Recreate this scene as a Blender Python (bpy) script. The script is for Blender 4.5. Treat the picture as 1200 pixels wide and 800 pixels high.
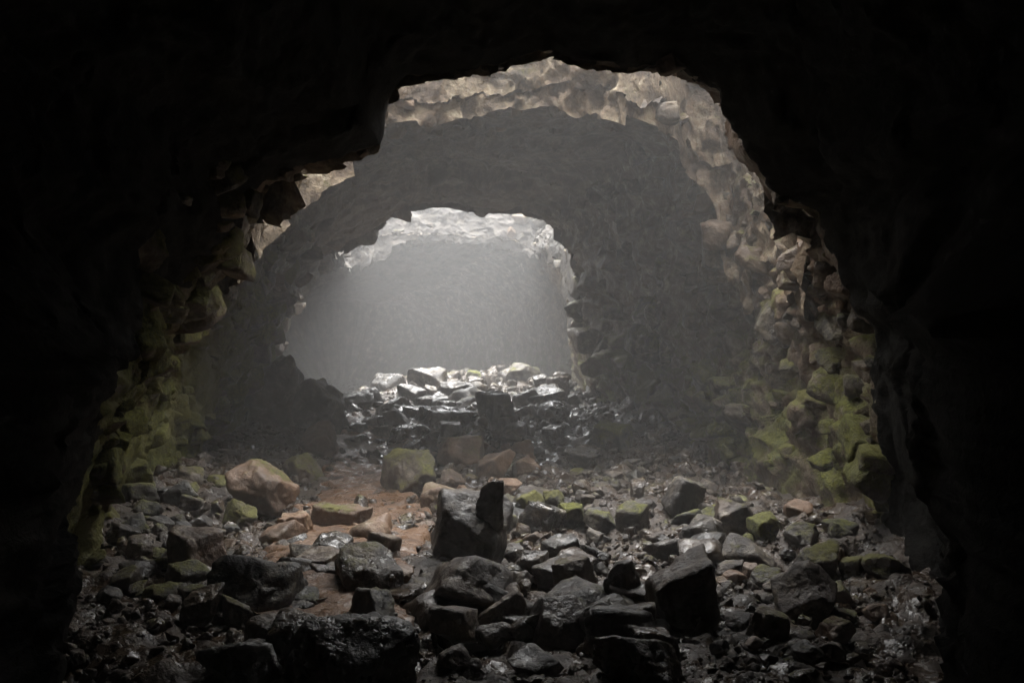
import bpy, bmesh, math, random
import numpy as np
from mathutils import Vector, Matrix, Euler

scene = bpy.context.scene
for o in list(bpy.data.objects):
    bpy.data.objects.remove(o)
C = scene.collection

# ------------------------------------------------------------------ camera
CAMZ = 2.4
FPX = 1200 * 35.0 / 36.0
cam_d = bpy.data.cameras.new('camera')
cam_d.lens = 35.0
cam_d.sensor_width = 36.0
cam_d.clip_start = 0.05
cam_d.clip_end = 400.0
cam = bpy.data.objects.new('camera', cam_d)
cam.location = (0, 0, CAMZ)
cam.rotation_euler = (math.radians(90), 0, 0)
C.objects.link(cam)
scene.camera = cam

# ------------------------------------------------------------------ sky and sun (overcast, rainy day)
SUN_EL, SUN_AZ = 80.0, 15.0          # light from a bright cloud deck, high overhead and a little ahead of the camera
world = bpy.data.worlds.new('World')
scene.world = world
world.use_nodes = True
wn, wl = world.node_tree.nodes, world.node_tree.links
wn.clear()
sky = wn.new('ShaderNodeTexSky')
sky.sky_type = 'NISHITA'
sky.sun_disc = False
sky.sun_elevation = math.radians(SUN_EL)
sky.sun_rotation = math.radians(SUN_AZ)
sky.dust_density = 3.0
hsv = wn.new('ShaderNodeHueSaturation')
hsv.inputs['Saturation'].default_value = 0.18
bg = wn.new('ShaderNodeBackground')
bg.inputs['Strength'].default_value = 0.05
wo = wn.new('ShaderNodeOutputWorld')
wl.new(sky.outputs[0], hsv.inputs['Color'])
wl.new(hsv.outputs[0], bg.inputs['Color'])
wl.new(bg.outputs[0], wo.inputs['Surface'])

sun_d = bpy.data.lights.new('sun', 'SUN')
sun_d.energy = 1.5
sun_d.angle = math.radians(96)
sun_d.color = (1.0, 0.985, 0.96)
sun = bpy.data.objects.new('sun', sun_d)
a, e = math.radians(SUN_AZ), math.radians(SUN_EL)
to_sun = Vector((math.sin(a) * math.cos(e), math.cos(a) * math.cos(e), math.sin(e)))
sun.rotation_euler = to_sun.to_track_quat('Z', 'Y').to_euler()
sun.location = to_sun * 60
C.objects.link(sun)

scene.view_settings.view_transform = 'Standard'
scene.view_settings.look = 'None'
scene.view_settings.gamma = 1.0
scene.view_settings.use_curve_mapping = False
scene.view_settings.exposure = 3.95

cy = scene.cycles
cy.max_bounces = 4
cy.diffuse_bounces = 1
cy.glossy_bounces = 3
cy.transmission_bounces = 2
cy.volume_bounces = 1
cy.caustics_reflective = False
cy.caustics_refractive = False
cy.sample_clamp_indirect = 6.0
cy.use_guiding = True
cy.use_denoising = True
cy.use_adaptive_sampling = True
cy.adaptive_threshold = 0.012
HAZE_DENSITY = 0.0104

# ------------------------------------------------------------------ noise in numpy
def hash3(ix, iy, iz, seed):
    h = (ix.astype(np.int64) * 374761393 + iy.astype(np.int64) * 668265263 + iz.astype(np.int64) * 2147483647 + seed * 1274126177) & 0xFFFFFFFF
    h = ((h ^ (h >> 13)) * 1274126177) & 0xFFFFFFFF
    h = ((h ^ (h >> 16)) * 2246822519) & 0xFFFFFFFF
    h = h ^ (h >> 13)
    return (h & 0xFFFFFF) / float(0x1000000)

def vnoise(p, seed=0):
    i = np.floor(p)
    f = p - i
    f = f * f * (3 - 2 * f)
    i = i.astype(np.int64)
    r = 0
    for dx in (0, 1):
        wx = f[:, 0] if dx else 1 - f[:, 0]
        for dy in (0, 1):
            wy = f[:, 1] if dy else 1 - f[:, 1]
            for dz in (0, 1):
                wz = f[:, 2] if dz else 1 - f[:, 2]
                r = r + wx * wy * wz * hash3(i[:, 0] + dx, i[:, 1] + dy, i[:, 2] + dz, seed)
    return r * 2 - 1

def fbm(p, seed=0, octaves=4, gain=0.5):
    r, a = 0, 1.0
    for k in range(octaves):
        r = r + a * vnoise(p * (2.03 ** k), seed + k * 17)
        a *= gain
    return r

def blocks(p, seed):
    """Broken rock: every Voronoi cell is a tilted facet at its own height, with a steep step and a groove between cells."""
    i = np.floor(p).astype(np.int64)
    n = len(p)
    f1 = np.full(n, 9.0); f2 = np.full(n, 9.0)
    num = np.zeros(n); den = np.full(n, 1e-12)
    for dx in (-1, 0, 1):
        for dy in (-1, 0, 1):
            for dz in (-1, 0, 1):
                cx, cyy, cz = i[:, 0] + dx, i[:, 1] + dy, i[:, 2] + dz
                h0 = hash3(cx, cyy, cz, seed); h1 = hash3(cx, cyy, cz, seed + 1); h2 = hash3(cx, cyy, cz, seed + 2)
                ox, oy, oz = p[:, 0] - cx - h0, p[:, 1] - cyy - h1, p[:, 2] - cz - h2
                d = np.sqrt(ox * ox + oy * oy + oz * oz)
                hv = (h0 * 7.13 + h1 * 3.71 + h2 * 5.3) % 1.0
                t1 = (h0 * 13.7 + h2 * 4.1) % 1.0 - .5
                t2 = (h1 * 11.3 + h0 * 2.9) % 1.0 - .5
                t3 = (h2 * 9.7 + h1 * 6.1) % 1.0 - .5
                v = (hv - .5) + 1.0 * (ox * t1 + oy * t2 + oz * t3)
                w = np.exp(-48.0 * d)
                num += w * v; den += w
                near = d < f1
                f2 = np.where(near, f1, np.minimum(f2, d))
                f1 = np.where(near, d, f1)
    edge = np.clip((f2 - f1) / 0.12, 0, 1)
    return num / den - 0.22 * (1 - edge) ** 2

def cracked(p, big, seed, a_big=.30, a_mid=.13, a_small=.05):
    w = np.stack([fbm(p * .9, seed + 50, 2), fbm(p * .9, seed + 60, 2), fbm(p * .9, seed + 70, 2)], 1)
    q = p + w * .22
    return (a_big * blocks(q / big, seed) + a_mid * blocks(q / (big * .38) + 7.7, seed + 5)
            + a_small * blocks(q / (big * .15) + 3.1, seed + 9) + .02 * fbm(p * 9, seed + 90, 2))

# ------------------------------------------------------------------ mesh helpers
def link(name, verts, faces, mat, parent=None, smooth=True):
    me = bpy.data.meshes.new(name)
    verts = np.asarray(verts, dtype=np.float32); faces = np.asarray(faces, dtype=np.int32)
    k = faces.shape[1]
    me.vertices.add(len(verts)); me.vertices.foreach_set('co', verts.ravel())
    me.loops.add(faces.size); me.loops.foreach_set('vertex_index', faces.ravel())
    me.polygons.add(len(faces))
    me.polygons.foreach_set('loop_start', np.arange(0, faces.size, k, dtype=np.int32))
    me.polygons.foreach_set('loop_total', np.full(len(faces), k, dtype=np.int32))
    if smooth:
        me.polygons.foreach_set('use_smooth', np.ones(len(faces), dtype=bool))
    me.update(calc_edges=True)
    me.materials.append(mat)
    o = bpy.data.objects.new(name, me)
    C.objects.link(o)
    if parent is not None:
        o.parent = parent
    return o

def traits(o, moss=0.0, rust=0.0, wet=0.3, pale=0.3):
    o['moss'] = float(moss); o['rust'] = float(rust); o['wet'] = float(wet); o['pale'] = float(pale)

def setting(o, label):
    o['kind'] = 'structure'; o['label'] = label
    return o

# ------------------------------------------------------------------ materials
def rock_material(name, dark, mid, scale=1.0, bump=1.0, spec=.5, low_moss=0.0):
    m = bpy.data.materials.new(name)
    m.use_nodes = True
    nt = m.node_tree; N, L = nt.nodes, nt.links
    N.clear()
    out = N.new('ShaderNodeOutputMaterial'); bs = N.new('ShaderNodeBsdfPrincipled')
    L.new(bs.outputs[0], out.inputs['Surface'])
    geo = N.new('ShaderNodeNewGeometry')
    info = N.new('ShaderNodeObjectInfo')

    def attr(nm):
        n = N.new('ShaderNodeAttribute'); n.attribute_type = 'OBJECT'; n.attribute_name = nm
        return n.outputs['Fac']
    def noise(sc, det=4, rough=.6, vec=None, dist=0.0):
        n = N.new('ShaderNodeTexNoise'); n.inputs['Scale'].default_value = sc * scale
        n.inputs['Detail'].default_value = det; n.inputs['Roughness'].default_value = rough
        n.inputs['Distortion'].default_value = dist
        L.new(vec or geo.outputs['Position'], n.inputs['Vector'])
        return n.outputs['Fac']
    def ramp(f, a, b, smooth=True):
        n = N.new('ShaderNodeMapRange'); n.interpolation_type = 'SMOOTHSTEP' if smooth else 'LINEAR'
        n.inputs['From Min'].default_value = a; n.inputs['From Max'].default_value = b
        L.new(f, n.inputs['Value'])
        return n.outputs['Result']
    def math_(op, a, b=None, clamp=False):
        n = N.new('ShaderNodeMath'); n.operation = op; n.use_clamp = clamp
        for k, v in enumerate((a, b)):
            if v is None: continue
            if isinstance(v, (int, float)): n.inputs[k].default_value = v
            else: L.new(v, n.inputs[k])
        return n.outputs[0]
    def mix(f, a, b):
        n = N.new('ShaderNodeMix'); n.data_type = 'RGBA'
        if isinstance(f, (int, float)): n.inputs[0].default_value = f
        else: L.new(f, n.inputs[0])
        for k, v in ((6, a), (7, b)):
            if isinstance(v, tuple): n.inputs[k].default_value = (*v, 1)
            else: L.new(v, n.inputs[k])
        return n.outputs[2]

    n_big = noise(.8, 4); n_mid = noise(3.3, 6, .65); n_fine = noise(17, 5, .7); n_grain = noise(70, 3, .7)
    col = mix(ramp(n_mid, .36, .66), dark, mid)
    shade = mix(ramp(n_fine, .3, .7), (.55, .55, .55), (1.35, 1.33, 1.3))
    mul = N.new('ShaderNodeMix'); mul.data_type = 'RGBA'; mul.blend_type = 'MULTIPLY'; mul.inputs[0].default_value = 1
    L.new(col, mul.inputs[6]); L.new(shade, mul.inputs[7]); col = mul.outputs[2]
    # iron stain
    rust_col = mix(n_fine, (.10, .050, .025), (.26, .150, .080))
    rf = math_('MULTIPLY', attr('rust'), ramp(math_('ADD', n_big, math_('MULTIPLY', n_mid, .5)), .45, .95), True)
    rf = math_('ADD', rf, math_('MULTIPLY', math_('MULTIPLY', attr('rust'), info.outputs['Random']), .38), True)
    col = mix(rf, col, rust_col)
    # pale mineral crust and lichen
    pf = math_('MULTIPLY', attr('pale'), ramp(math_('ADD', math_('MULTIPLY', n_mid, .6), math_('MULTIPLY', noise(9, 6, .75, dist=.6), .6)), .58, .80), True)
    col = mix(pf, col, (.36, .31, .22))
    # moss: grows on upward faces, in patches
    sep = N.new('ShaderNodeSeparateXYZ'); L.new(geo.outputs['Normal'], sep.inputs[0])
    mm = math_('ADD', math_('MULTIPLY', sep.outputs['Z'], .30), math_('MULTIPLY', noise(2.2, 6, .7), 1.3))
    mm = math_('ADD', mm, math_('MULTIPLY', n_fine, .6))
    mm = math_('ADD', mm, math_('MULTIPLY', math_('SUBTRACT', n_grain, .75), .5))
    mm = math_('ADD', mm, math_('MULTIPLY', attr('moss'), .75))
    if low_moss:                                              # damp feet of the walls are greener
        sp = N.new('ShaderNodeSeparateXYZ'); L.new(geo.outputs['Position'], sp.inputs[0])
        mm = math_('ADD', mm, math_('MULTIPLY', math_('SUBTRACT', 1.0, ramp(sp.outputs['Z'], 1.2, 4.6)), low_moss))
    mf = math_('MULTIPLY', ramp(mm, 1.22, 1.50), ramp(attr('moss'), .0, .15), True)
    moss_col = mix(ramp(noise(26, 4, .7), .3, .7), (.030, .034, .006), (.19, .19, .020))
    moss_col = mix(ramp(n_grain, .35, .62), mix(.6, moss_col, (.03, .03, .008)), moss_col)
    moss_col = mix(ramp(n_big, .4, .65), moss_col, mix(n_fine, (.06, .052, .012), (.155, .145, .028)))
    col = mix(mf, col, moss_col)
    L.new(col, bs.inputs['Base Color'])
    # wet film in patches
    wf = math_('MULTIPLY', attr('wet'), ramp(math_('ADD', noise(4.5, 5, .6), math_('MULTIPLY', n_big, .4)), .60, .80), True)
    rg = math_('SUBTRACT', .68, math_('MULTIPLY', wf, .56))
    rg = math_('ADD', rg, math_('MULTIPLY', mf, .3), True)
    L.new(rg, bs.inputs['Roughness'])
    bs.inputs['Specular IOR Level'].default_value = spec
    # relief
    hgt = math_('ADD', math_('MULTIPLY', n_mid, .9), math_('MULTIPLY', n_fine, .40))
    hgt = math_('ADD', hgt, math_('MULTIPLY', n_grain, .10))
    hgt = math_('ADD', hgt, math_('MULTIPLY', math_('MULTIPLY', mf, noise(55, 4, .8)), .35))
    hgt = math_('MULTIPLY', hgt, math_('SUBTRACT', 1.0, math_('MULTIPLY', wf, .65)))
    b = N.new('ShaderNodeBump'); b.inputs['Strength'].default_value = .8; b.inputs['Distance'].default_value = .07 * bump
    L.new(hgt, b.inputs['Height']); L.new(b.outputs[0], bs.inputs['Normal'])
    return m

WALL = rock_material('basalt_wall', (.035, .032, .028), (.12, .104, .082), .8, 1.5, .5, .34)
ROCK = rock_material('basalt_boulder', (.011, .0105, .010), (.050, .045, .039), 1.0, .8, .8)
FLOOR = rock_material('cave_earth', (.013, .012, .011), (.034, .029, .023), 1.0, .8, .6)
GRAVEL = rock_material('gravel', (.009, .0085, .008), (.034, .031, .026), 1.5, .5, .6)

# ------------------------------------------------------------------ the lava tube: cross-sections along its length
TH = np.radians(np.linspace(-52, 232, 430))
def sect(pts, cx, cz):
    P = np.array(pts, float)
    r = np.zeros(len(TH))
    dx, dz = np.cos(TH), np.sin(TH)
    for k in range(len(P) - 1):
        a_, b_ = P[k] - (cx, cz), P[k + 1] - (cx, cz)
        ex, ez = b_ - a_
        den = dx * ez - dz * ex
        den = np.where(abs(den) < 1e-9, 1e-9, den)
        t = (a_[0] * ez - a_[1] * ex) / den
        u = (a_[0] * dz - a_[1] * dx) / den
        ok = (t > 0) & (u >= -1e-6) & (u <= 1 + 1e-6)
        r = np.where(ok, np.maximum(r, t), r)
    bad = r <= 0
    r[bad] = np.interp(np.flatnonzero(bad), np.flatnonzero(~bad), r[~bad])
    return r
def px(s, pts):
    return [((x - 600) / FPX * s, CAMZ + (400 - y) / FPX * s) for x, y in pts]

arch_one = px(11.0, [(1100, 900), (1062, 720), (1042, 690), (1046, 640), (1052, 578), (1030, 545), (1022, 500), (1016, 430), (1024, 385),
    (1004, 368), (990, 330), (970, 290), (966, 246), (920, 228), (905, 200), (884, 165), (870, 130), (852, 95), (826, 76), (790, 68),
    (745, 66), (665, 62), (645, 50), (600, 60), (585, 70), (540, 72), (475, 84), (452, 110), (440, 160), (400, 182), (360, 190),
    (330, 205), (288, 222), (268, 285), (225, 330), (170, 390), (128, 480), (108, 600), (96, 700), (80, 900)])
arch_two = px(29.0, [(720, 640), (700, 520), (684, 480), (676, 440), (670, 395), (660, 340), (655, 300), (645, 275), (625, 260), (600, 250),
    (545, 248), (520, 243), (470, 244), (440, 262), (400, 280), (370, 294), (364, 311), (347, 322), (345, 350), (326, 382), (312, 430), (290, 520), (270, 640)])
rA = sect(arch_one, -.3, 2.0)
side = np.clip((math.radians(150) - TH) / math.radians(40), 0, 1)         # 1 on the right and overhead, 0 on the left
def squeeze(k):                                    # wall feet pulled in near the camera, shaped to blacken the lower corners
    low = np.clip((math.radians(34) - TH) / math.radians(22), 0, 1) + np.clip((TH - math.radians(158)) / math.radians(16), 0, 1)
    return 1 + (k - 1) * low
secs = [
    (-8.0, -.3, 2.0, sect([(5, -4), (5.3, 2.5), (4.5, 5.2), (2, 6.6), (-2, 6.6), (-4.8, 5), (-5.8, 2.5), (-6, -4)], -.3, 2.0)),
    (0.0, -.3, 2.0, (rA + side * .9) * squeeze(.80)),
    (4.5, -.3, 2.0, (rA + side * .8) * squeeze(.52)),
    (6.2, -.3, 2.0, (rA + side * .7) * squeeze(.58)),
    (8.2, -.3, 2.0, (rA + side * .6) * squeeze(.76)),
    (9.9, -.3, 2.0, (rA + side * .4) * squeeze(.91)),
    (10.7, -.3, 2.0, rA + side * .1),
    (11.0, -.3, 2.0, rA),
    (11.9, -.3, 2.0, rA + .16),
    (15.2, -.3, 2.0, sect([(4.3, -3), (4.3, 2.4), (4.1, 4.0), (3.7, 5.3), (2.9, 6.05), (1.5, 6.3), (-.5, 6.25), (-2.0, 5.9), (-3.5, 5.0), (-4.3, 4.0), (-4.9, 2.4), (-5.5, -3)], -.3, 2.0)),
    (22.5, -1.0, 2.0, sect([(3.5, -3), (3.3, 2.4), (3.1, 4.0), (2.6, 5.4), (1.9, 6.2), (.5, 6.5), (-1.5, 6.5), (-3.3, 6.0), (-4.5, 5.0), (-5.1, 4.0), (-5.5, 2.4), (-6.2, -3)], -1.0, 2.0)),
    (29.0, -2.4, 1.9, sect(arch_two, -2.4, 1.9)),
    (30.5, -2.4, 1.9, sect(arch_two, -2.4, 1.9) + .45),
    (44.0, -3.8, 2.2, sect([(2.7, -3), (2.5, 2.4), (2.2, 4.4), (1, 6.1), (-1, 6.75), (-5, 6.75), (-8, 5.7), (-9.7, 3.9), (-10.2, 2.4), (-10.5, -3)], -3.8, 2.2)),
    (53.0, -6.8, 2.2, sect([(-1, -3), (-1, 2.4), (-1.5, 4.0), (-3, 5.2), (-5, 5.6), (-8, 5.6), (-11, 4.8), (-12.5, 3.6), (-13, 2.4), (-13.5, -3)], -6.8, 2.2)),
    (62.0, -11, 2.0, sect([(-6, -3), (-6, 2.4), (-6.5, 3.6), (-8, 4.6), (-10, 4.9), (-12, 4.9), (-14, 4.2), (-15.5, 3.2), (-16, 2.4), (-16.5, -3)], -11, 2.0)),
]
SS = np.array([x[0] for x in secs]); CX = np.array([x[1] for x in secs]); CZ = np.array([x[2] for x in secs]); RR = np.array([x[3] for x in secs])
def tube_at(s):
    """centre and radii of the tube at the distances s"""
    k = np.clip(np.searchsorted(SS, s, side='right') - 1, 0, len(SS) - 2)
    f = (s - SS[k]) / (SS[k + 1] - SS[k])
    g = f * f * (3 - 2 * f)
    return CX[k] + (CX[k + 1] - CX[k]) * f, CZ[k] + (CZ[k + 1] - CZ[k]) * f, RR[k] + (RR[k + 1] - RR[k]) * (.5 * f + .5 * g)[:, None]

def ceiling_at(x, s):
    cx_, cz_, r_ = tube_at(np.atleast_1d(np.asarray(s, float)))
    res = []
    for xi, c, z, r in zip(np.atleast_1d(x), cx_, cz_, r_):
        up = (TH > math.radians(20)) & (TH < math.radians(160))
        xs, zs = c + r[up] * np.cos(TH[up]), z + r[up] * np.sin(TH[up])
        res.append(np.interp(xi, xs[::-1], zs[::-1]))
    return np.array(res)

# the two roof collapses, in plan (x, distance)
def wavy(poly, n, seed, amp):
    P = np.array(poly, float)
    Q = np.vstack([P, P[:1]])
    d = np.r_[0, np.cumsum(np.linalg.norm(np.diff(Q, axis=0), axis=1))]
    t = np.linspace(0, d[-1], n, endpoint=False)
    R = np.stack([np.interp(t, d, Q[:, 0]), np.interp(t, d, Q[:, 1])], 1)
    k = max(3, n // 60)
    ker = np.ones(k) / k
    for c in (0, 1):
        R[:, c] = np.convolve(np.r_[R[-k:, c], R[:, c], R[:k, c]], ker, 'same')[k:-k]
    ctr = R.mean(0)
    u = (R - ctr) / np.linalg.norm(R - ctr, axis=1)[:, None]
    p3 = np.c_[R * .9, np.full(n, seed * 3.3)]
    return R + u * (amp * fbm(p3, seed, 3))[:, None], d[-1]
hole_one = [(-1.9, 11.25), (0, 11.15), (2.5, 11.2), (3.4, 12.0), (3.8, 13.2), (3.9, 14.8), (3.8, 17.0), (3.0, 17.3), (2.4, 16.0), (1.6, 15.2), (.2, 15.4), (-1.2, 15.2), (-2.8, 14.8), (-3.8, 14.0), (-3.8, 12.8), (-2.8, 11.9)]
hole_two = [(-5.0, 29.6), (-3.8, 28.7), (-2.0, 28.2), (.0, 28.2), (.9, 27.6), (1.5, 26.9), (1.9, 28.2), (1.3, 31), (.8, 35), (1.1, 38.2), (.2, 39.8), (-1.6, 39.4), (-3.4, 40.0), (-5.2, 39), (-6.0, 36), (-5.9, 32.0)]
O1, LEN1 = wavy(hole_one, 640, 3, .16)
O2, LEN2 = wavy(hole_two, 420, 7, .25)
def inside(P, x, y):
    x1, y1 = P[:, 0], P[:, 1]
    x2, y2 = np.roll(x1, -1), np.roll(y1, -1)
    r = np.zeros(len(x), bool)
    for a_, b_, c_, d_ in zip(x1, y1, x2, y2):
        if b_ == d_: continue
        hit = ((b_ > y) != (d_ > y)) & (x < (c_ - a_) * (y - b_) / (d_ - b_) + a_)
        r ^= hit
    return r

def rim_shape(O, seed, flare, drop, top):
    """the broken edge of a roof opening: from just under the ceiling up to the surface"""
    n = len(O)
    ctr = O.mean(0)
    u = (O - ctr) / np.linalg.norm(O - ctr, axis=1)[:, None]
    zc = ceiling_at(O[:, 0], O[:, 1])
    tt = np.arange(n)
    base = np.c_[O, zc]
    dr = drop[0] + drop[1] * np.clip(.5 + 1.1 * blocks(base * (1.3, 1.3, 0) + (0, 0, .4), seed), 0, 1.3)
    dr = np.where(O[:, 1] < ctr[1] - .35 * (O[:, 1].max() - O[:, 1].min()), np.minimum(dr, .16), dr)
    dr = np.where((abs(O[:, 0] - ctr[0]) > .38 * (O[:, 0].max() - O[:, 0].min())) & ((O[:, 1] > ctr[1] + .2) | (O[:, 0] > ctr[0])), dr + .42, dr)     # reaches down into the steep side walls
    if isinstance(top, tuple):                                # unseen top cut low in front, to let more light down
        top = top[0] + (top[1] - top[0]) * np.clip((O[:, 1] - ctr[1]) / (.25 * (O[:, 1].max() - O[:, 1].min())), 0, 1)
    m = 60
    L_ = np.linspace(0, 1, m)[:, None]
    zz = (zc - dr)[None] + L_ * (top - (zc - dr))[None]
    V = np.stack([O[:, 0][None] + u[:, 0][None] * flare * L_ ** 1.4, O[:, 1][None] + u[:, 1][None] * flare * L_ ** 1.4, zz], 2).reshape(-1, 3)
    d = cracked(V, .8, seed, .32, .20, .08)
    V[:, :2] += np.tile(u, (m, 1)) * (d + .05)[:, None]
    G_ = V.reshape(m, n, 3)
    lev = np.argmax(zz >= zc[None], axis=0)
    cut = G_[lev, tt, :2]
    q = np.stack([np.arange(m - 1)[:, None] * n + tt[None], np.arange(m - 1)[:, None] * n + (tt[None] + 1) % n,
                  (np.arange(m - 1)[:, None] + 1) * n + (tt[None] + 1) % n, (np.arange(m - 1)[:, None] + 1) * n + tt[None]], 2).reshape(-1, 4)
    return V, q, G_, cut
RIM1 = rim_shape(O1, 21, .4, (.24, .30), 9.6)  # unseen shaft top raised to let less light into the near chamber
RIM2 = rim_shape(O2, 24, 1.9, (.25, .40), (7.3, 8.9))

S_ROWS = np.r_[np.arange(-8, 6, .35), np.arange(6, 9.5, .07), np.arange(9.5, 18.6, .05), np.arange(18.6, 31, .085), np.arange(31, 45, .16), np.arange(45, 62.01, .4)]
cx_, cz_, r_ = tube_at(S_ROWS)
nS, nT = len(S_ROWS), len(TH)
X = cx_[:, None] + r_ * np.cos(TH); Z = cz_[:, None] + r_ * np.sin(TH); Y = np.repeat(S_ROWS[:, None], nT, 1)
P0 = np.stack([X.ravel(), Y.ravel(), Z.ravel()], 1)
disp = cracked(P0 * (1, .8, 1), 1.15, 11, .28, .12, .07)
calm = 1 - .40 * np.exp(-((P0[:, 1] - 10.9) / .8) ** 2) - .3 * np.exp(-((P0[:, 1] - 29.0) / 1.2) ** 2)
ledge = .36 * blocks(P0 * (.55, .5, .8) + 4.4, 91) * (P0[:, 0] > 1) * np.clip((5.0 - P0[:, 2]) / .6, 0, 1) * np.clip((P0[:, 1] - 11.6) / 1.5, 0, 1) * (P0[:, 1] < 29)
ledge = ledge + .5 * blocks(P0 * (.42, .34, .5) + 9.1, 93) * np.clip((P0[:, 1] - 16.5) / 2, 0, 1) * np.clip((28 - P0[:, 1]) / 1.5, 0, 1) * np.where(P0[:, 0] < -2, .5, 1)
disp = disp * calm + ledge + .18 * fbm(P0 / 2.6, 31, 2) * calm
nrm = np.stack([np.tile(np.cos(TH), nS), np.zeros(nS * nT), np.tile(np.sin(TH), nS)], 1)
P1 = P0 + nrm * disp[:, None]
P1[:, 1] += .25 * (fbm(P0 / .7, 77, 3)) * calm
# the blind ends of the tube
for row, s_ in ((0, -8.6), (nS - 1, 62.8)):
    w = np.linspace(-1, 1, nT)
    P1[row * nT:(row + 1) * nT, 0] = cx_[row] + .01 * w
    P1[row * nT:(row + 1) * nT, 2] = -2.5 + .01 * w * w
    P1[row * nT:(row + 1) * nT, 1] = s_
quads = np.stack([np.arange(nS - 1)[:, None] * nT + np.arange(nT - 1)[None], (np.arange(nS - 1)[:, None] + 1) * nT + np.arange(nT - 1)[None],
                  (np.arange(nS - 1)[:, None] + 1) * nT + np.arange(1, nT)[None], np.arange(nS - 1)[:, None] * nT + np.arange(1, nT)[None]], 2).reshape(-1, 4)
def shrunk(O, d):
    u = O - O.mean(0)
    tg = np.roll(O, -1, 0) - np.roll(O, 1, 0)
    n_ = np.stack([tg[:, 1], -tg[:, 0]], 1); n_ /= np.linalg.norm(n_, axis=1)[:, None]
    n_ *= np.sign((n_ * u).sum(1))[:, None]
    return O - n_ * d
vin = (inside(shrunk(RIM1[3], .05), P1[:, 0], P1[:, 1]) | inside(shrunk(RIM2[3], .08), P1[:, 0], P1[:, 1])) & (P0[:, 2] > 3.4)
gone = vin[quads].all(1)
cellT = np.tile(np.arange(nT - 1), nS - 1)
thc = TH[cellT]
right = thc < math.radians(52)
left = thc > math.radians(140)
def piece(name, mask, label):
    q = quads[mask & ~gone]
    used, inv = np.unique(q.ravel(), return_inverse=True)
    return setting(link(name, P1[used], inv.reshape(-1, 4), WALL, smooth=False), label)
cellS = np.repeat(S_ROWS[:-1], nT - 1)
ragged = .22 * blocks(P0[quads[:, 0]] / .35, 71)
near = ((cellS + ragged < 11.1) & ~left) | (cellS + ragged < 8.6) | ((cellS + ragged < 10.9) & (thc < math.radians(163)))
SHADED = rock_material('shade_painted_basalt', (.005, .0048, .0045), (.012, .0112, .0104), .8, 1.3, .06)  # near-black copy of the wall rock; tunnel shade put into the colour
tunnel = piece('cave_tunnel_near', near, 'basalt roof and wall of the tunnel in front, blackened to look unlit')
tunnel.data.materials[0] = SHADED
wall_right = piece('cave_wall_right', right & ~near, 'fractured brown basalt wall on the right of the cave')
wall_left = piece('cave_wall_left', left & ~near, 'mossy broken basalt wall on the left of the cave')
ceiling = piece('cave_ceiling', ~right & ~left & ~near, 'dark basalt roof of the cave between the two skylights')
traits(wall_right, .25, .5, .5, 1.0)
traits(wall_left, .6, .2, .5, .95)
traits(ceiling, .0, .3, .2, .25)
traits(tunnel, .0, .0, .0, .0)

RV1, RV2 = RIM1[2], RIM2[2]
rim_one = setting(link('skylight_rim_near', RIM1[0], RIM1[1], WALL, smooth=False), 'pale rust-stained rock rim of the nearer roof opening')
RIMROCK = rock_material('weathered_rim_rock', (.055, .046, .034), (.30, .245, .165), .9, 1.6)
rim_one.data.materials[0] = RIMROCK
rim_two = setting(link('skylight_rim_far', RIM2[0], RIM2[1], WALL, smooth=False), 'pale misty rock rim of the farther roof opening')
rim_two.data.materials[0] = rock_material('mist_toned_basalt', (.016, .015, .014), (.058, .053, .045), .8, 1.5)  # rock darkened so the mist, not the rim, looks bright
traits(rim_one, .3, .45, .15, .85)
traits(rim_two, .1, .1, .2, .12)

# ------------------------------------------------------------------ the floor
def floor_z(x, s):
    x = np.asarray(x, float); s = np.asarray(s, float)
    g = lambda cx, cs, wx, ws: np.exp(-((x - cx) / wx) ** 2 - ((s - cs) / ws) ** 2)
    z = 1.15 * np.clip((s - 20) / 14, 0, 1) * np.exp(-((x + 1.2) / 4.0) ** 4) * np.exp(-np.clip(s - 37, 0, 9) ** 2 / 12) + .4 * g(2.0, 28, 2.0, 4) + .35 * g(-.6, 22.5, 1.8, 2.5)
    z = z + .6 * np.clip((-(x + 3.4)) / 2.0, 0, 1.4) * np.exp(-((s - 13) / 6) ** 2)
    z = z + .4 * np.clip((x - 3.0) / 1.6, 0, 1.4) * np.exp(-((s - 11.5) / 4) ** 2)
    z = z + .22 * g(1.3, 13, 1.8, 2.2) + .9 * g(-5.3, 23, 1.7, 4.0) + .8 * g(3.2, 23, 1.2, 4)
    z = z - .25 * np.clip((9 - s) / 5, 0, 1) + .16 * vnoise(np.stack([x / 1.7, s / 1.7, 0 * x], -1).reshape(-1, 3), 5).reshape(x.shape)
    return z
fs = np.r_[np.arange(-8, 5, .5), np.arange(5, 16, .045), np.arange(16, 30, .085), np.arange(30, 42, .15), np.arange(42, 62.5, .5)]
xs_unit = np.linspace(-1, 1, 330)
fc, fzz, fr = tube_at(fs)
lo = np.interp(fs, [-8, 29, 40, 62], [-7.5, -9.5, -11, -18]); hi = np.interp(fs, [-8, 12, 29, 40, 62], [7, 6, 4.5, 4.5, -4])
FX = lo[:, None] + (hi - lo)[:, None] * (xs_unit[None] + 1) / 2
FY = np.repeat(fs[:, None], len(xs_unit), 1)
FZ0 = floor_z(FX, FY)
F0 = np.stack([FX.ravel(), FY.ravel(), FZ0.ravel()], 1)
rough = .17 * blocks(F0 * (1, 1, 0) / .62 + (0, 0, .5), 41) + .10 * blocks(F0 * (1, 1, 0) / .26 + (3, 1, .5), 43) + .03 * blocks(F0 * (1, 1, 0) / .1 + (5, 2, .5), 47)
F0[:, 2] += rough + .02 * fbm(F0 * 6, 49, 2)
nX = len(xs_unit)
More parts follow.
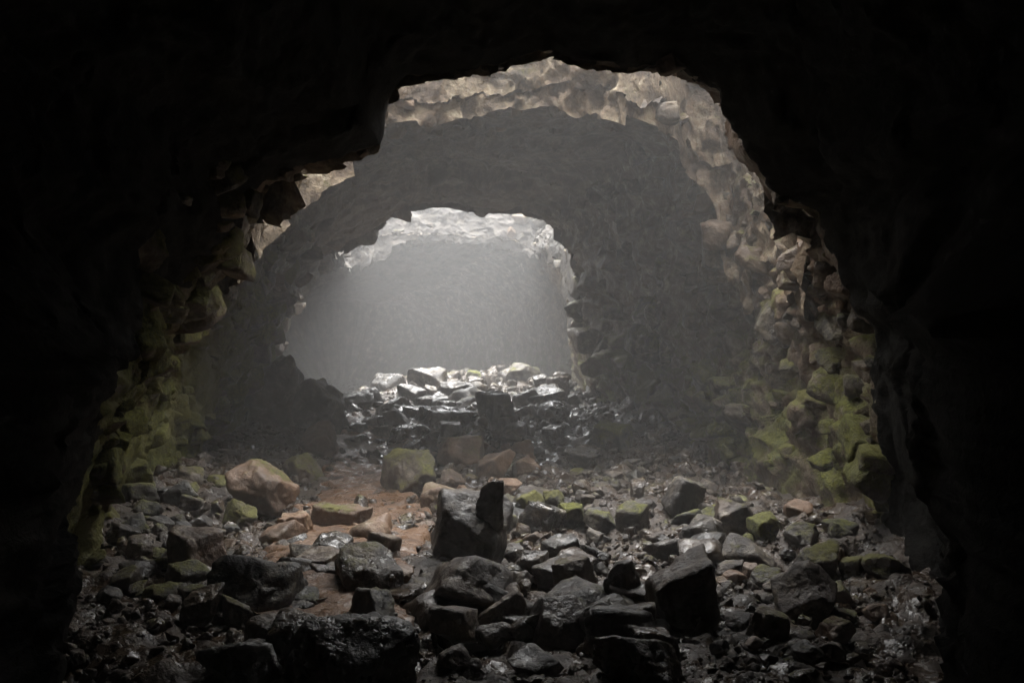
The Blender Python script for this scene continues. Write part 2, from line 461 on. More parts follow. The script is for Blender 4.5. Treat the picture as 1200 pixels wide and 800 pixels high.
fq = np.stack([np.arange(len(fs) - 1)[:, None] * nX + np.arange(nX - 1)[None], np.arange(len(fs) - 1)[:, None] * nX + np.arange(1, nX)[None],
               (np.arange(len(fs) - 1)[:, None] + 1) * nX + np.arange(1, nX)[None], (np.arange(len(fs) - 1)[:, None] + 1) * nX + np.arange(nX - 1)[None]], 2).reshape(-1, 4)
ground = setting(link('cave_floor', F0, fq, FLOOR), 'wet brown earth and broken stone floor of the cave')
traits(ground, .05, .18, 1.0, .1)

PATH = rock_material('path_earth', (.030, .017, .011), (.085, .048, .030), 1.4, .6)
ps = np.r_[np.arange(8.4, 16, .06), np.arange(16, 27.5, .1)]
pc = np.interp(ps, [8.4, 10, 12, 14.5, 18, 22, 27], [-1.75, -1.85, -1.95, -2.2, -2.75, -3.2, -3.6])
pw = np.interp(ps, [8.4, 10, 12, 14.5, 18, 22, 27], [.9, 1.05, 1.05, 1.0, 1.1, 1.0, .7])
pu = np.linspace(-1, 1, 70)
PX = pc[:, None] + pw[:, None] * pu[None]; PY = np.repeat(ps[:, None], 70, 1)
PP = np.stack([PX.ravel(), PY.ravel(), floor_z(PX, PY).ravel()], 1)
edge_ = np.tile(np.abs(pu), len(ps)) + .35 * fbm(PP * (1, 1, 0) * 1.6, 95, 3)
PP[:, 2] += .07 - .28 * np.clip((edge_ - .62) / .4, 0, 1) + .035 * blocks(PP * (1, 1, 0) / .22 + (2, 5, .5), 96) + .02 * fbm(PP * 5, 97, 3)
pq = np.stack([np.arange(len(ps) - 1)[:, None] * 70 + np.arange(69)[None], np.arange(len(ps) - 1)[:, None] * 70 + np.arange(1, 70)[None],
               (np.arange(len(ps) - 1)[:, None] + 1) * 70 + np.arange(1, 70)[None], (np.arange(len(ps) - 1)[:, None] + 1) * 70 + np.arange(69)[None]], 2).reshape(-1, 4)
path = setting(link('earth_path', PP, pq, PATH), 'trodden reddish brown earth path between the stones')
traits(path, .0, .55, .8, .1)

def hit(xp, yp):
    """where the sight line through a pixel of the photograph meets the floor"""
    s = np.arange(4.0, 45.0, .02)
    z = CAMZ + (400 - yp) / FPX * s
    fz = floor_z((xp - 600) / FPX * s, s)
    k = np.flatnonzero(z <= fz)
    k = k[0] if len(k) else len(s) - 1
    return (xp - 600) / FPX * s[k], s[k], float(fz[k])

# ------------------------------------------------------------------ broken rock bodies
_ICO = {}
def ico(n):
    if n not in _ICO:
        bm = bmesh.new(); bmesh.ops.create_icosphere(bm, subdivisions=n, radius=1.0)
        bm.verts.ensure_lookup_table()
        _ICO[n] = (np.array([v.co[:] for v in bm.verts]), np.array([[v.index for v in f.verts] for f in bm.faces]))
        bm.free()
    return _ICO[n]
def rock_points(seed, dims, sub=4, planes=11, blocky=.5, rough=.035, tilt=None, taper=0.0, straight=False):
    """A block of broken rock: a many-sided body bounded by random cleavage planes, its edges chipped and its faces pitted."""
    rng = np.random.RandomState(seed)
    V, F = ico(sub)
    rot = np.array(Euler((rng.uniform(-.4, .4), rng.uniform(-.4, .4), rng.uniform(0, 6.28))).to_matrix())
    if straight: rot = np.eye(3)
    ns, ds = [], []
    for ax in np.eye(3):
        for sg in (1, -1):
            n = sg * ax + rng.normal(0, .34 - .22 * blocky, 3)
            ns.append(rot @ (n / np.linalg.norm(n))); ds.append(rng.uniform(.62, .85))
    for k in range(planes):
        n = rng.normal(0, 1, 3)
        ns.append(n / np.linalg.norm(n)); ds.append(rng.uniform(.74, 1.02 + .1 * blocky))
    if tilt is not None:
        n = np.array(tilt, float); ns.append(n / np.linalg.norm(n)); ds.append(.50)
    ns, ds = np.array(ns), np.array(ds)
    c = np.maximum(V @ ns.T, 1e-3) / ds                       # 1 / distance to each plane along every direction
    k = 26.0 if sub >= 4 else 60.0
    p = V / (np.sum(c ** k, axis=1) ** (1 / k))[:, None]
    lo_, hi_ = p.min(0), p.max(0)
    p = (p - (lo_ + hi_) / 2) / (hi_ - lo_)
    if taper:
        p[:, :2] *= (1 - taper * (p[:, 2:3] + .5))
    dims = np.array(dims, float)
    p = p * dims
    if rough > 0:
        nn = p / np.maximum(np.linalg.norm(p, axis=1), 1e-6)[:, None]
        m = dims.mean()
        off = seed * 1.37 % 50
        p = p + nn * (rough * m * (1.3 * fbm(p / m * 2.6 + off, seed, 4) + (1.5 * blocks(p / m * 2.3 + off, seed + 3) + .9 * blocks(p / m * 5.5 + off, seed + 6)) * (sub >= 4)))[:, None]
    p[:, 2] -= p[:, 2].min()
    return p, F
def shard(seed):
    """an angular chip: the hull of a few random points"""
    r = np.random.RandomState(seed)
    q = r.normal(0, 1, (9, 3)); q /= np.linalg.norm(q, axis=1)[:, None]
    q = q * (.5, .5, .34) * r.uniform(.75, 1.0, (9, 1))
    bm = bmesh.new()
    for v in q: bm.verts.new(v)
    g = bmesh.ops.convex_hull(bm, input=bm.verts)
    bmesh.ops.triangulate(bm, faces=bm.faces)
    for v in [v for v in bm.verts if not v.link_faces]: bm.verts.remove(v)
    bm.verts.index_update(); bm.verts.ensure_lookup_table()
    V = np.array([v.co[:] for v in bm.verts]); F = np.array([[v.index for v in f.verts] for f in bm.faces])
    bm.free()
    return V, F

# ------------------------------------------------------------------ stones bedded in the walls and rims (pieces of the setting)
rng = np.random.RandomState(5)
STONE_MESH = []
for k in range(12):
    p, F = rock_points(300 + k, (1, rng.uniform(.75, 1.2), rng.uniform(.65, 1.0)), 4 if k < 8 else 3, 5, .95, .035)
    p[:, 2] -= p[:, 2].max() / 2
    o = link('stone', p, F, WALL)
    STONE_MESH.append(o.data)
    bpy.data.objects.remove(o)
grid = P1.reshape(nS, nT, 3)
def bed_stones(parent, count, s_range, th_range, sizes, seed, tr, zmin=.2, avoid=True):
    r = np.random.RandomState(seed)
    done = 0
    tries = 0
    while done < count and tries < count * 30:
        tries += 1
        s = r.uniform(*s_range); th = math.radians(r.uniform(*th_range))
        i = np.searchsorted(S_ROWS, s); j = np.searchsorted(TH, th)
        if not (1 < i < nS - 2 and 1 < j < nT - 2): continue
        p = grid[i, j]
        if p[2] < zmin or vin[i * nT + j]: continue
        d = math.exp(r.uniform(math.log(sizes[0]), math.log(sizes[1])))
        o = bpy.data.objects.new('stone', STONE_MESH[r.randint(len(STONE_MESH))])
        out = Vector((-math.cos(th), 0, -math.sin(th)))
        o.location = Vector(p) + out * d * r.uniform(-.22, .12)
        o.rotation_euler = Euler((r.uniform(-.4, .4), r.uniform(-.4, .4), r.uniform(0, 6.28)))
        o.scale = (d * r.uniform(.8, 1.3), d * r.uniform(.8, 1.3), d * r.uniform(.6, 1.1))
        o.parent = parent
        C.objects.link(o)
        m, ru, we, pa = tr
        traits(o, max(0, m + r.uniform(-.2, .2)), max(0, ru + r.uniform(-.3, .3)), we, max(0, pa + r.uniform(-.3, .3)))
        done += 1
bed_stones(wall_right, 190, (11.1, 20), (-20, 52), (.16, .75), 1, (.22, .28, .5, .38))
bed_stones(wall_right, 90, (18, 27.5), (-20, 52), (.3, 1.0), 2, (.25, .3, .5, .8))
bed_stones(wall_left, 190, (9.0, 19), (140, 205), (.15, .65), 3, (.6, .2, .5, .9))
bed_stones(wall_left, 70, (19, 30), (140, 205), (.25, .8), 4, (.25, .25, .3, .45))
bed_stones(ceiling, 60, (10.9, 18.5), (52, 140), (.12, .36), 5, (.0, .4, .2, .5))
bed_stones(ceiling, 70, (28.3, 45), (52, 140), (.25, .8), 6, (.05, .4, .2, .6))
def rim_stones(parent, RV, count, seed, sizes, tr):
    r = np.random.RandomState(seed)
    m, n, _ = RV.shape
    ctr = RV.reshape(-1, 3).mean(0)
    for k in range(count):
        p = RV[int(r.uniform(0, .55) * m), r.randint(n)]
        d = r.uniform(*sizes)
        o = bpy.data.objects.new('stone', STONE_MESH[r.randint(len(STONE_MESH))])
        o.location = p
        o.rotation_euler = (r.uniform(-.5, .5), r.uniform(-.5, .5), r.uniform(0, 6.28))
        o.scale = (d * r.uniform(.8, 1.3), d * r.uniform(.7, 1.2), d * r.uniform(.5, 1.0))
        o.parent = parent; C.objects.link(o)
        traits(o, tr[0] + r.uniform(0, .25), max(0, tr[1] + r.uniform(-.4, .4)), tr[2], tr[3])
rim_stones(rim_one, RV1, 22, 8, (.2, .6), (.08, .45, .15, .4))
rim_stones(rim_two, RV2, 26, 9, (.3, .9), (.08, .15, .15, .12))

# ------------------------------------------------------------------ boulders lying on the floor, each a thing
HERO = []
def boulder(name, x0, yt, x1, yb, seed, label, short, deep=.9, planes=11, blocky=.5, rough=.035, tilt=None, taper=0., sub=5, rise=0., tr=(.1, .2, .5, .3), cat='boulder', group=None, rot=0.0, straight=False):
    xc = (x0 + x1) / 2
    bx, bs, bz = hit(xc, yb - .10 * (yb - yt))
    w = (x1 - x0) / FPX * bs
    h = (yb - yt) / FPX * bs
    dp = w * deep
    bs2 = bs + dp * .38
    f = bs2 / bs
    p, F = rock_points(seed, (w * f, dp, h * f * 1.12), sub, planes, blocky, rough, tilt, taper, straight)
    o = link(name, p, F, ROCK)
    o.location = (bx * f, bs2, CAMZ + (400 - yb) / FPX * bs * f - .06 * h + rise)
    o.rotation_euler[1] = rot
    o['label'] = label; o['category'] = cat
    if group: o['group'] = group
    traits(o, *tr)
    HERO.append((o, xc, (yt + yb) / 2, short))
    return o
G = 'boulders on the cave floor'
B = boulder
B('boulder', 502, 583, 602, 672, 11, 'big black boulder with rounded shoulders carrying the upright slab', 'black boulder with the upright slab', .8, 9, .6, tr=(.05, .1, .5, .2), group=G)
ss = B('standing_stone', 553, 576, 589, 655, 12, 'narrow dark slab standing upright against the big black boulder', 'upright slab', .7, 6, .8, .04, tr=(.0, .1, .7, .15), cat='slab', rot=.07, straight=True, taper=.32)
ss.location = (-.262, 10.35, .12)
B('boulder', 388, 645, 476, 708, 13, 'angular boulder with a glistening wet top and moss on its corner', 'wet-topped angular boulder', .9, 10, .7, tilt=(.25, -.35, 1), tr=(.25, .2, .95, .4), group=G)
B('boulder', 330, 722, 488, 830, 14, 'large black boulder at the bottom edge with one wet shining patch', 'large black boulder at the bottom edge', .8, 10, .5, tr=(.0, .0, .9, .1), group=G)
B('boulder', 548, 688, 616, 745, 15, 'wedge-shaped boulder with a sloping brown top', 'brown-topped wedge boulder', .9, 9, .7, tilt=(-.5, -.2, 1), tr=(.12, .35, .5, .4), group=G)
B('boulder', 618, 702, 698, 768, 16, 'smooth black dome-shaped boulder in the stony foreground', 'black dome boulder', .8, 8, .2, .02, tr=(.0, .1, .6, .2), group=G)
B('boulder', 645, 655, 698, 706, 17, 'upright rough boulder streaked with ochre beyond the black dome', 'ochre-streaked boulder', .9, 10, .6, tr=(.15, .3, .4, .4), group=G)
B('boulder', 702, 661, 758, 728, 18, 'pointed dark boulder left of the tall flat-topped block', 'pointed dark boulder', .8, 9, .5, taper=.25, tr=(.05, .1, .5, .2), group=G)
B('boulder', 757, 651, 838, 750, 19, 'tall dark block with a pale slanting flat top', 'tall flat-topped block', .8, 6, .95, tilt=(-.28, -.12, 1), tr=(.05, .25, .35, .3), group=G)
B('boulder', 692, 742, 806, 820, 20, 'broad black wet boulder at the bottom below the tall block', 'broad wet boulder', .8, 10, .5, tr=(.0, .05, .9, .1), group=G)
B('boulder', 838, 627, 914, 674, 21, 'rounded grey boulder with a grainy face on the right', 'rounded grey boulder', .9, 10, .3, .025, tr=(.12, .1, .2, .75), group=G)
B('boulder', 917, 613, 962, 652, 22, 'egg-shaped boulder with yellow moss under its cap', 'egg-shaped mossy boulder', .9, 8, .1, tr=(.42, .1, .2, .5), group=G)
B('boulder', 928, 638, 988, 694, 23, 'moss-spotted round boulder leaning on the right wall', 'moss-spotted round boulder', .9, 9, .3, tr=(.48, .1, .2, .5), group=G)
B('boulder', 907, 664, 984, 740, 24, 'sharp-ridged block with one lit face and one black face', 'sharp-ridged block', .9, 6, .9, tilt=(-.7, -.5, .6), tr=(.05, .2, .3, .5), group=G)
B('boulder', 878, 603, 914, 642, 25, 'lime-green mossy boulder on top of the right-hand heap', 'lime-green boulder', .9, 9, .5, tr=(.75, .0, .2, .3), group=G)
B('boulder', 806, 607, 846, 640, 26, 'pale triangular boulder in the cluster on the right', 'pale triangular boulder', .9, 8, .6, tilt=(-.4, -.5, .8), tr=(.2, .1, .3, .8), group=G)
B('boulder', 838, 588, 880, 630, 27, 'brown lumpy boulder behind the rounded grey one', 'brown lumpy boulder', .9, 10, .5, tr=(.15, .4, .3, .5), group=G)
B('boulder', 872, 712, 924, 758, 28, 'dim brown-green boulder in front of the sharp-ridged block', 'brown-green boulder', .9, 10, .5, tr=(.3, .3, .3, .3), group=G)
B('boulder', 958, 726, 1002, 762, 29, 'long low stone with orange flecks by the right wall', 'orange-flecked stone', .9, 10, .5, tr=(.2, .6, .3, .3), group=G)
B('boulder', 197, 620, 262, 684, 30, 'square boulder with a lit ochre top and black front on the left', 'ochre-topped square boulder', .9, 7, .9, tilt=(.1, -.15, 1), tr=(.1, .7, .3, .7), group=G)
B('boulder', 212, 687, 262, 730, 31, 'grey-brown wedge stone with a pale right edge at the left', 'grey-brown wedge stone', .8, 9, .6, tilt=(-.2, -.5, .9), tr=(.1, .25, .6, .6), group=G)
B('boulder', 256, 700, 300, 738, 32, 'dark round stone with a green spot beside the wedge stone', 'green-spotted round stone', .9, 10, .3, tr=(.3, .1, .4, .3), group=G)
B('boulder', 270, 543, 350, 610, 33, 'big brown boulder with a sloping back at the foot of the left wall', 'big brown boulder', .9, 9, .5, tilt=(.5, -.1, .8), tr=(.3, .7, .3, .0), group=G)
B('boulder', 262, 587, 302, 624, 34, 'moss-covered boulder in front of the big brown one', 'moss-covered boulder', .9, 9, .4, tr=(.55, .2, .2, .2), group=G)
B('boulder', 328, 601, 366, 636, 35, 'small orange block with a bright lit top', 'small orange block', .9, 6, .9, tr=(.1, 1.0, .2, .6), group=G)
B('boulder', 364, 592, 436, 624, 36, 'long dark slab with a bright mossy upper edge', 'moss-edged slab', .5, 7, .9, tilt=(.1, -.05, 1), tr=(.35, .6, .3, .4), group=G)
B('flat_stone', 343, 634, 400, 652, 37, 'thin orange flat stone lying below the moss-edged slab', 'thin orange flat stone', .8, 7, .9, tilt=(0, -.15, 1), tr=(.0, .9, .3, .6), cat='stone', group=G)
B('flat_stone', 343, 648, 400, 680, 38, 'grey flat slab with a fan-shaped lit top and dark front', 'fan-shaped slab', .9, 7, .8, tilt=(-.1, -.22, 1), tr=(.0, .3, .5, .6), cat='stone', group=G)
B('boulder', 446, 528, 514, 588, 39, 'large cube-like boulder greened with moss in the middle distance', 'large cube-like boulder', .95, 6, .9, tilt=(-.5, -.7, .5), tr=(.45, .2, .2, .3), group=G)
B('boulder', 512, 514, 566, 556, 40, 'russet and green boulder behind the large cube-like one', 'russet and green boulder', .9, 9, .6, tr=(.3, .8, .2, .3), group=G)
B('boulder', 538, 510, 582, 536, 41, 'low russet boulder capping the reddish heap', 'low russet boulder', .9, 9, .5, tr=(.1, .9, .3, .3), group=G)
B('boulder', 558, 526, 606, 566, 42, 'reddish brown boulder with a hollow shadow under it', 'hollow-shadowed boulder', .9, 9, .5, tr=(.08, 1.0, .2, .3), group=G)
B('boulder', 596, 518, 628, 546, 43, 'rosy boulder at the back of the reddish heap', 'rosy boulder', .9, 9, .5, tr=(.05, 1.0, .2, .4), group=G)
B('boulder', 604, 536, 634, 562, 44, 'squat grey-red boulder at the right end of the reddish heap', 'squat grey-red boulder', .9, 9, .5, tr=(.1, .7, .4, .4), group=G)
B('boulder', 516, 552, 546, 580, 45, 'round tan boulder low in the reddish heap', 'round tan boulder', .9, 9, .3, tr=(.2, .7, .2, .5), group=G)
B('boulder', 494, 568, 536, 602, 46, 'yellow-brown boulder left of the upright slab', 'yellow-brown boulder', .9, 9, .5, tr=(.25, .8, .3, .6), group=G)
B('boulder', 583, 560, 612, 582, 47, 'small orange-brown stone right of the upright slab', 'small orange-brown stone', .9, 9, .3, tr=(.1, 1.0, .2, .5), group=G)
B('boulder', 604, 578, 640, 616, 48, 'bright green mossy rock beside the dark upright slab', 'bright green mossy rock', .9, 9, .4, tr=(.85, .0, .2, .2), group=G)
B('boulder', 636, 576, 666, 608, 49, 'half-mossed dark rock in the green clump', 'half-mossed rock', .9, 9, .5, tr=(.6, .1, .3, .3), group=G)
B('boulder', 650, 592, 688, 622, 50, 'flat moss-capped rock at the near end of the green clump', 'flat moss-capped rock', .9, 8, .6, tilt=(0, -.1, 1), tr=(.7, .1, .3, .3), group=G)
B('flat_stone', 570, 674, 622, 686, 51, 'pale green flat stone among the black rubble', 'pale green flat stone', .8, 7, .7, tilt=(0, -.1, 1), tr=(.8, .0, .2, .5), cat='stone', group=G)
B('boulder', 604, 648, 642, 682, 52, 'gnarled dark rock below the upright slab', 'gnarled dark rock', .9, 11, .5, .06, tr=(.1, .1, .7, .3), group=G)
B('boulder', 282, 424, 352, 512, 53, 'huge dark outcrop boulder against the left wall in shadow', 'huge dark outcrop', .9, 10, .5, .07, tr=(.15, .1, .3, .25), group=G)
B('boulder', 336, 452, 402, 516, 54, 'dark mossy-edged boulder right of the huge outcrop', 'mossy-edged dark boulder', .9, 10, .5, .06, tr=(.25, .1, .3, .25), group=G)
B('boulder', 350, 498, 396, 542, 55, 'dim rust-brown boulder under the dark outcrop', 'rust-brown boulder', .9, 10, .5, tr=(.1, .6, .3, .2), group=G)
B('boulder', 332, 534, 384, 568, 56, 'olive boulder beside the earth path', 'olive boulder', .9, 10, .5, tr=(.45, .3, .2, .2), group=G)
FAR = 'boulders in the heap under the far skylight'
B('boulder', 478, 432, 524, 462, 57, 'bright peaked boulder on the crest of the far heap', 'bright peaked boulder', .9, 8, .6, tr=(.05, .1, .8, .8), group=FAR)
B('boulder', 546, 435, 568, 454, 58, 'small round mossy boulder on the far crest', 'small mossy crest boulder', .9, 8, .3, tr=(.5, .1, .3, .6), group=FAR)
B('boulder', 592, 428, 634, 452, 59, 'pale olive boulder high at the back of the far heap', 'pale olive boulder', .9, 8, .4, tr=(.35, .1, .4, .8), group=FAR)
B('boulder', 600, 452, 664, 482, 60, 'long white-lit boulder on the right side of the far heap', 'long white-lit boulder', .8, 8, .5, tilt=(-.3, -.3, 1), tr=(.0, .1, .8, .9), group=FAR)
B('boulder', 440, 468, 482, 498, 61, 'dark hunched boulder on the left flank of the far heap', 'dark hunched boulder', .9, 9, .5, tr=(.05, .1, .6, .2), group=FAR)
B('boulder', 484, 478, 560, 506, 62, 'broad wet slab shining below the far crest', 'broad shining slab', .8, 8, .6, tilt=(.1, -.3, 1), tr=(.0, .1, 1.0, .5), group=FAR)
B('boulder', 556, 462, 602, 512, 63, 'big black boulder in the centre of the far heap', 'big black far boulder', .9, 9, .5, tr=(.0, .1, .5, .2), group=FAR)
B('boulder', 404, 460, 440, 480, 64, 'low dark boulder where the far heap meets the path', 'low dark far boulder', .9, 9, .5, tr=(.05, .1, .6, .2), group=FAR)
B('boulder', 512, 446, 552, 476, 65, 'grey angular boulder just below the bright peaked one', 'grey angular far boulder', .9, 8, .7, tr=(.05, .1, .7, .5), group=FAR)
B('boulder', 690, 498, 744, 532, 66, 'moss-topped ledge boulder at the foot of the right arch', 'moss-topped ledge boulder', .8, 9, .5, tilt=(0, -.1, 1), tr=(.6, .1, .3, .4), group=G)
B('boulder', 660, 526, 700, 556, 67, 'grey stone with a glinting top right of the reddish heap', 'grey glinting stone', .9, 9, .5, tr=(.1, .1, .8, .6), group=G)

# ------------------------------------------------------------------ rubble stones, each a thing, labelled by what lies next to them
SM = []
for k in range(16):
    flat = .5 if k >= 11 else 1.0
    p, F = rock_points(700 + k, (1, random.Random(k).uniform(.75, 1.15), random.Random(k + 40).uniform(.55, .85) * flat), 4, 10, .7, .035, tilt=(0, 0, 1) if k >= 11 else None)
    o = link('loose_stone', p, F, ROCK)
    SM.append(o.data); bpy.data.objects.remove(o)
COLOUR = {'grey': (.08, .1, .5, .5), 'rusty': (.05, .9, .35, .4), 'mossy': (.45, .1, .3, .3), 'black': (.0, .05, .7, .15), 'wet': (.0, .1, 1.0, .5), 'ochre': (.1, .6, .3, .8)}
ZONES = [  # pixel box on the floor, how many, size in pixels, colours, flat?, group
    ((405, 450, 668, 516), 56, (18, 44), ['wet', 'grey', 'wet', 'black'], 0, 'stones of the heap under the far skylight'),
    ((480, 520, 650, 585), 24, (12, 26), ['rusty', 'rusty', 'ochre', 'grey'], 0, 'stones of the reddish heap'),
    ((655, 480, 790, 590), 34, (10, 24), ['grey', 'wet', 'black', 'mossy'], 0, 'stones below the right arch'),
    ((590, 590, 830, 690), 48, (20, 58), ['black', 'grey', 'wet', 'black', 'mossy'], 0, 'rubble in the middle of the cave floor'),
    ((270, 610, 510, 720), 46, (22, 58), ['rusty', 'ochre', 'rusty', 'wet', 'grey'], 1, 'flat stones along the trodden path'),
    ((110, 560, 275, 720), 40, (18, 46), ['mossy', 'mossy', 'black', 'grey'], 0, 'mossy stones along the left wall'),
    ((800, 600, 1040, 780), 42, (18, 50), ['mossy', 'mossy', 'grey', 'ochre', 'black', 'rusty'], 0, 'stones along the right wall'),
    ((300, 700, 860, 800), 34, (44, 120), ['black', 'black', 'grey', 'wet'], 0, 'dark stones at the front'),
    ((380, 500, 480, 600), 16, (8, 18), ['rusty', 'grey'], 1, 'stones on the earth path'),
]
SEEN = {}
zr = np.random.RandomState(77)
ORD = ['', 'second ', 'third ', 'fourth ', 'fifth ', 'sixth ', 'seventh ', 'eighth ', 'ninth ', 'tenth ']
pool = []
for (x0, y0, x1, y1), cnt, (pa, pb), cols, flat, grp in ZONES:
    for k in range(cnt):
        xp, yp = zr.uniform(x0, x1), zr.uniform(y0, y1)
        d_px = math.exp(zr.uniform(math.log(pa), math.log(pb)))
        bx, bs, bz = hit(xp, yp)
        d = d_px / FPX * bs
        col = cols[zr.randint(len(cols))]
        mesh = SM[zr.randint(11, 16) if flat and zr.rand() < .75 else zr.randint(0, 11)]
        o = bpy.data.objects.new('flat_stone' if mesh in SM[11:] else 'loose_stone', mesh)
        o.location = (bx, bs, bz - .12 * d)
        o.rotation_euler = (zr.uniform(-.3, .3), zr.uniform(-.3, .3), zr.uniform(0, 6.28))
        o.scale = (d * zr.uniform(.85, 1.2), d * zr.uniform(.85, 1.2), d * zr.uniform(.75, 1.15))
        C.objects.link(o)
        t = list(COLOUR[col]); t[0] = max(0, t[0] + zr.uniform(-.1, .1)); t[1] = max(0, t[1] + zr.uniform(-.15, .15))
        traits(o, *t)
        pool.append((o, xp, yp - d_px * .3, d_px, col, grp))
for o, xp, yp, d_px, col, grp in sorted(pool, key=lambda q: -q[3]):
    h = min(HERO, key=lambda q: (q[1] - xp) ** 2 + 1.5 * (q[2] - yp) ** 2)
    dx, dy = xp - h[1], yp - h[2]
    rel = ('right of' if dx > 0 else 'left of') if abs(dx) > abs(dy) else ('in front of' if dy > 0 else 'behind')
    key = (col, rel, h[3])
    n = SEEN[key] = SEEN.get(key, 0) + 1
    o['label'] = f"{ORD[min(n - 1, 9)] + 'largest ' if n > 1 else ''}{col} stone {rel} the {h[3]}"
    if n == 1: o['label'] = 'largest ' + o['label']
    o['category'] = 'stone'; o['group'] = grp

# ------------------------------------------------------------------ gravel that nobody could count
gr = np.random.RandomState(9)
base = [shard(900 + k) for k in range(24)]
N_G = 17000
gv, gf = [], []
s_all = np.exp(gr.uniform(math.log(6.0), math.log(38), N_G))
x_all = gr.uniform(-1, 1, N_G)
for k in range(N_G):
    s = s_all[k]
    xl, xr = np.interp(s, [6, 11, 20, 29, 40], [-5, -4.8, -5.4, -6.5, -8]), np.interp(s, [6, 11, 17, 22, 29, 40], [4, 4.0, 4.1, 3.4, 2.0, 2.2])
    x_all[k] = xl + (xr - xl) * (x_all[k] + 1) / 2
patch = vnoise(np.c_[x_all / 1.1, s_all / 1.1, np.zeros(N_G)], 81)
keep = patch + gr.uniform(-.5, .5, N_G) > .05
x_all, s_all = x_all[keep], s_all[keep]
z_all = floor_z(x_all, s_all)
F_i = ((np.interp(s_all, fs, np.arange(len(fs)))).round().astype(int))
F_j = np.clip(((x_all - lo[F_i]) / (hi[F_i] - lo[F_i]) * (nX - 1)).round().astype(int), 0, nX - 1)
z_all = F0.reshape(len(fs), nX, 3)[F_i, F_j, 2]
nv = 0
for k in range(len(x_all)):
    d = s_all[k] / FPX * math.exp(math.log(3.6) + 1.75 * gr.rand() ** 2.2)
    R = np.array(Euler((gr.uniform(-.6, .6), gr.uniform(-.6, .6), gr.uniform(0, 6.28))).to_matrix())
    bV, bF = base[k % 24]
    gv.append((bV * d * gr.uniform(.75, 1.35, 3)) @ R.T + (x_all[k], s_all[k], z_all[k] + .12 * d))
    gf.append(bF + nv); nv += len(bV)
gravel = link('gravel', np.concatenate(gv), np.concatenate(gf), GRAVEL, smooth=False)
# the lesser rubble between the named stones
rr = np.random.RandomState(31)
rb = [rock_points(1500 + k, (1, rr.uniform(.7, 1.0), rr.uniform(.45, .8)), 3, 8, .8, .02)[0] for k in range(10)]
rF = ico(3)[1]; rN = len(rb[0])
rv, rf_ = [], []
while len(rv) < 1300:
    s = math.exp(rr.uniform(math.log(6.2), math.log(34)))
    xp_ = rr.uniform(60, 1060)
    x = (xp_ - 600) / FPX * s
    if not (np.interp(s, [6, 11, 20, 29, 40], [-5, -4.8, -5.2, -6, -6]) < x < np.interp(s, [6, 11, 17, 22, 29, 40], [4, 3.9, 4.0, 3.3, 1.9, 1.6])): continue
    on_path = 290 < xp_ < 520 and 8.0 < s < 24
    if on_path and rr.rand() < .8: continue
    if vnoise(np.array([[x / .9, s / .9, .3]]), 63)[0] + rr.uniform(-.6, .5) < -.1: continue
    d = s / FPX * math.exp(math.log(8) + 1.25 * rr.rand() ** 1.6)
    R = np.array(Euler((rr.uniform(-.6, .6), rr.uniform(-.6, .6), rr.uniform(0, 6.28))).to_matrix())
    z = float(floor_z(np.array([x]), np.array([s]))[0])
    rf_.append(rF + rN * len(rv)); rv.append((rb[len(rv) % 10] * d * rr.uniform(.75, 1.3, 3)) @ R.T + (x, s, z - .1 * d))
rubble = link('rubble', np.concatenate(rv), np.concatenate(rf_), ROCK, smooth=False)
rubble['kind'] = 'stuff'; rubble['label'] = 'small dark broken rock filling the gaps between the boulders'
traits(rubble, .16, .25, 1.0, .3)
gravel['kind'] = 'stuff'; gravel['label'] = 'loose wet gravel and chips strewn over the cave floor'
traits(gravel, .12, .2, .9, .25)

# ------------------------------------------------------------------ roots hanging from the lip on the right
ROOT = bpy.data.materials.new('dry_root'); ROOT.use_nodes = True
rn = ROOT.node_tree.nodes; rl = ROOT.node_tree.links
bsdf = next(n for n in rn if n.type == 'BSDF_PRINCIPLED')
nz = rn.new('ShaderNodeTexNoise'); nz.inputs['Scale'].default_value = 30
cr = rn.new('ShaderNodeValToRGB'); cr.color_ramp.elements[0].color = (.06, .045, .02, 1); cr.color_ramp.elements[1].color = (.22, .17, .08, 1)
rl.new(nz.outputs['Fac'], cr.inputs[0]); rl.new(cr.outputs[0], bsdf.inputs['Base Color']); bsdf.inputs['Roughness'].default_value = .8
def root(pts_px, s, rad, label):
    P = np.array([((x - 600) / FPX * s, s + .04 * k, CAMZ + (400 - y) / FPX * s) for k, (x, y) in enumerate(pts_px)])
    tt = np.linspace(0, len(P) - 1, 14)
    Q = np.stack([np.interp(tt, np.arange(len(P)), P[:, c]) for c in range(3)], 1)
    Q += .012 * np.stack([vnoise(Q * 9 + 3 * c, 88 + c) for c in range(3)], 1)
    ang = np.linspace(0, 2 * math.pi, 6, endpoint=False)
    V = []
    for k, q in enumerate(Q):
        rr_ = rad * (1 - .75 * k / 13)
        d = Q[min(k + 1, 13)] - Q[max(k - 1, 0)]; d /= np.linalg.norm(d)
        u = np.cross(d, (0, 1, 0)); u /= np.linalg.norm(u); v = np.cross(d, u)
        V += [q + rr_ * (math.cos(a_) * u + math.sin(a_) * v) for a_ in ang]
    F_ = [[k * 6 + m, k * 6 + (m + 1) % 6, (k + 1) * 6 + (m + 1) % 6, (k + 1) * 6 + m] for k in range(13) for m in range(6)]
    o = link('hanging_root', V, F_, ROOT)
    o['label'] = label; o['category'] = 'root'; o['group'] = 'roots hanging from the arch'
root([(872, 98), (868, 118), (871, 140), (866, 158)], 11.6, .012, 'longest thin root hanging from the right shoulder of the near arch')
root([(850, 84), (853, 98), (849, 112)], 11.7, .009, 'short straight root above the longest hanging root')
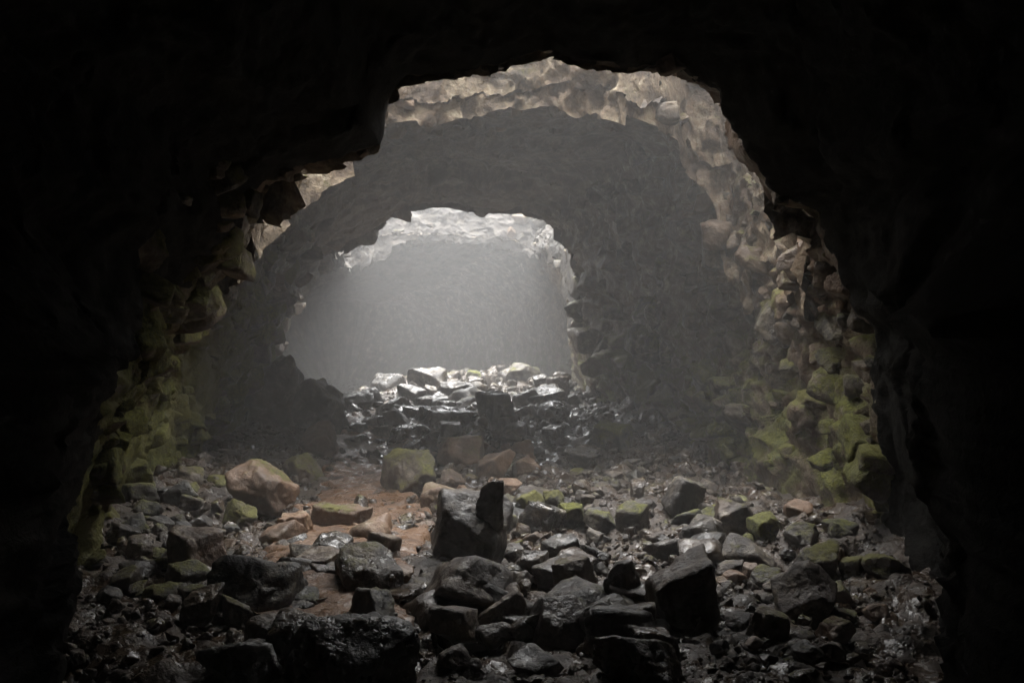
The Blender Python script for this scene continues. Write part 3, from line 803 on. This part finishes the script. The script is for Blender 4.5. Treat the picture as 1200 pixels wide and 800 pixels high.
root([(884, 150), (878, 156), (890, 146), (896, 150)], 11.4, .008, 'small curled root below the longest hanging root')
root([(802, 68), (800, 80), (804, 92)], 11.6, .008, 'wispy root near the top of the near arch')

# ------------------------------------------------------------------ drops falling from the roof opening
DROP = bpy.data.materials.new('water'); DROP.use_nodes = True
bsdf = next(n for n in DROP.node_tree.nodes if n.type == 'BSDF_PRINCIPLED')
bsdf.inputs['Base Color'].default_value = (.9, .92, .95, 1); bsdf.inputs['Roughness'].default_value = .05
bsdf.inputs['IOR'].default_value = 1.33; bsdf.inputs['Transmission Weight'].default_value = .8
dV, dF = ico(3)
dV = dV * np.c_[1 - .45 * np.clip(dV[:, 2], 0, 1), 1 - .45 * np.clip(dV[:, 2], 0, 1), np.full(len(dV), 2.6)]
DROP_AT = ['just below the pink rim, highest of all', 'second highest, right of the highest drop', 'left of a level pair', 'right of a level pair',
           'on its own right of the level pair', 'on its own left of the level pair', 'upper one of a close vertical pair', 'right of the close vertical pair',
           'lowest of all, over the inner arch', 'farthest to the left by the arch shoulder', 'farthest to the right', 'left of the close vertical pair']
drop0 = link('water_drop', dV * .0055, dF, DROP)
for k, (xp, yp) in enumerate([(657, 132), (671, 143), (601, 163), (617, 164), (661, 161), (549, 157), (611, 202), (635, 204), (612, 212), (452, 147), (700, 176), (585, 190)]):
    o = drop0 if k == 0 else drop0.copy()
    if k: C.objects.link(o)
    s = 12.2 + (k * .37) % 2.2
    o.location = ((xp - 600) / FPX * s, s, CAMZ + (400 - yp) / FPX * s)
    o['label'] = 'tiny bright water drop falling through the mist ' + DROP_AT[k]
    o['category'] = 'water drop'; o['group'] = 'water drops falling from the roof opening'

# ------------------------------------------------------------------ the misty air
bm = bmesh.new()
bmesh.ops.create_cube(bm, size=1.0)
hz = bpy.data.meshes.new('haze'); bm.to_mesh(hz); bm.free()
haze = bpy.data.objects.new('haze', hz)
haze.scale = (46, 84, 16)
haze.location = (-6, 27, 2.6)
C.objects.link(haze)
haze['kind'] = 'stuff'; haze['label'] = 'pale mist hanging in the cave air'
hm = bpy.data.materials.new('mist'); hm.use_nodes = True
hn = hm.node_tree.nodes; hn.clear()
ho = hn.new('ShaderNodeOutputMaterial'); pv = hn.new('ShaderNodeVolumePrincipled')
pv.inputs['Color'].default_value = (.95, .95, .95, 1)
pv.inputs['Density'].default_value = HAZE_DENSITY
pv.inputs['Anisotropy'].default_value = .15
hm.node_tree.links.new(pv.outputs[0], ho.inputs['Volume'])
hz.materials.append(hm)
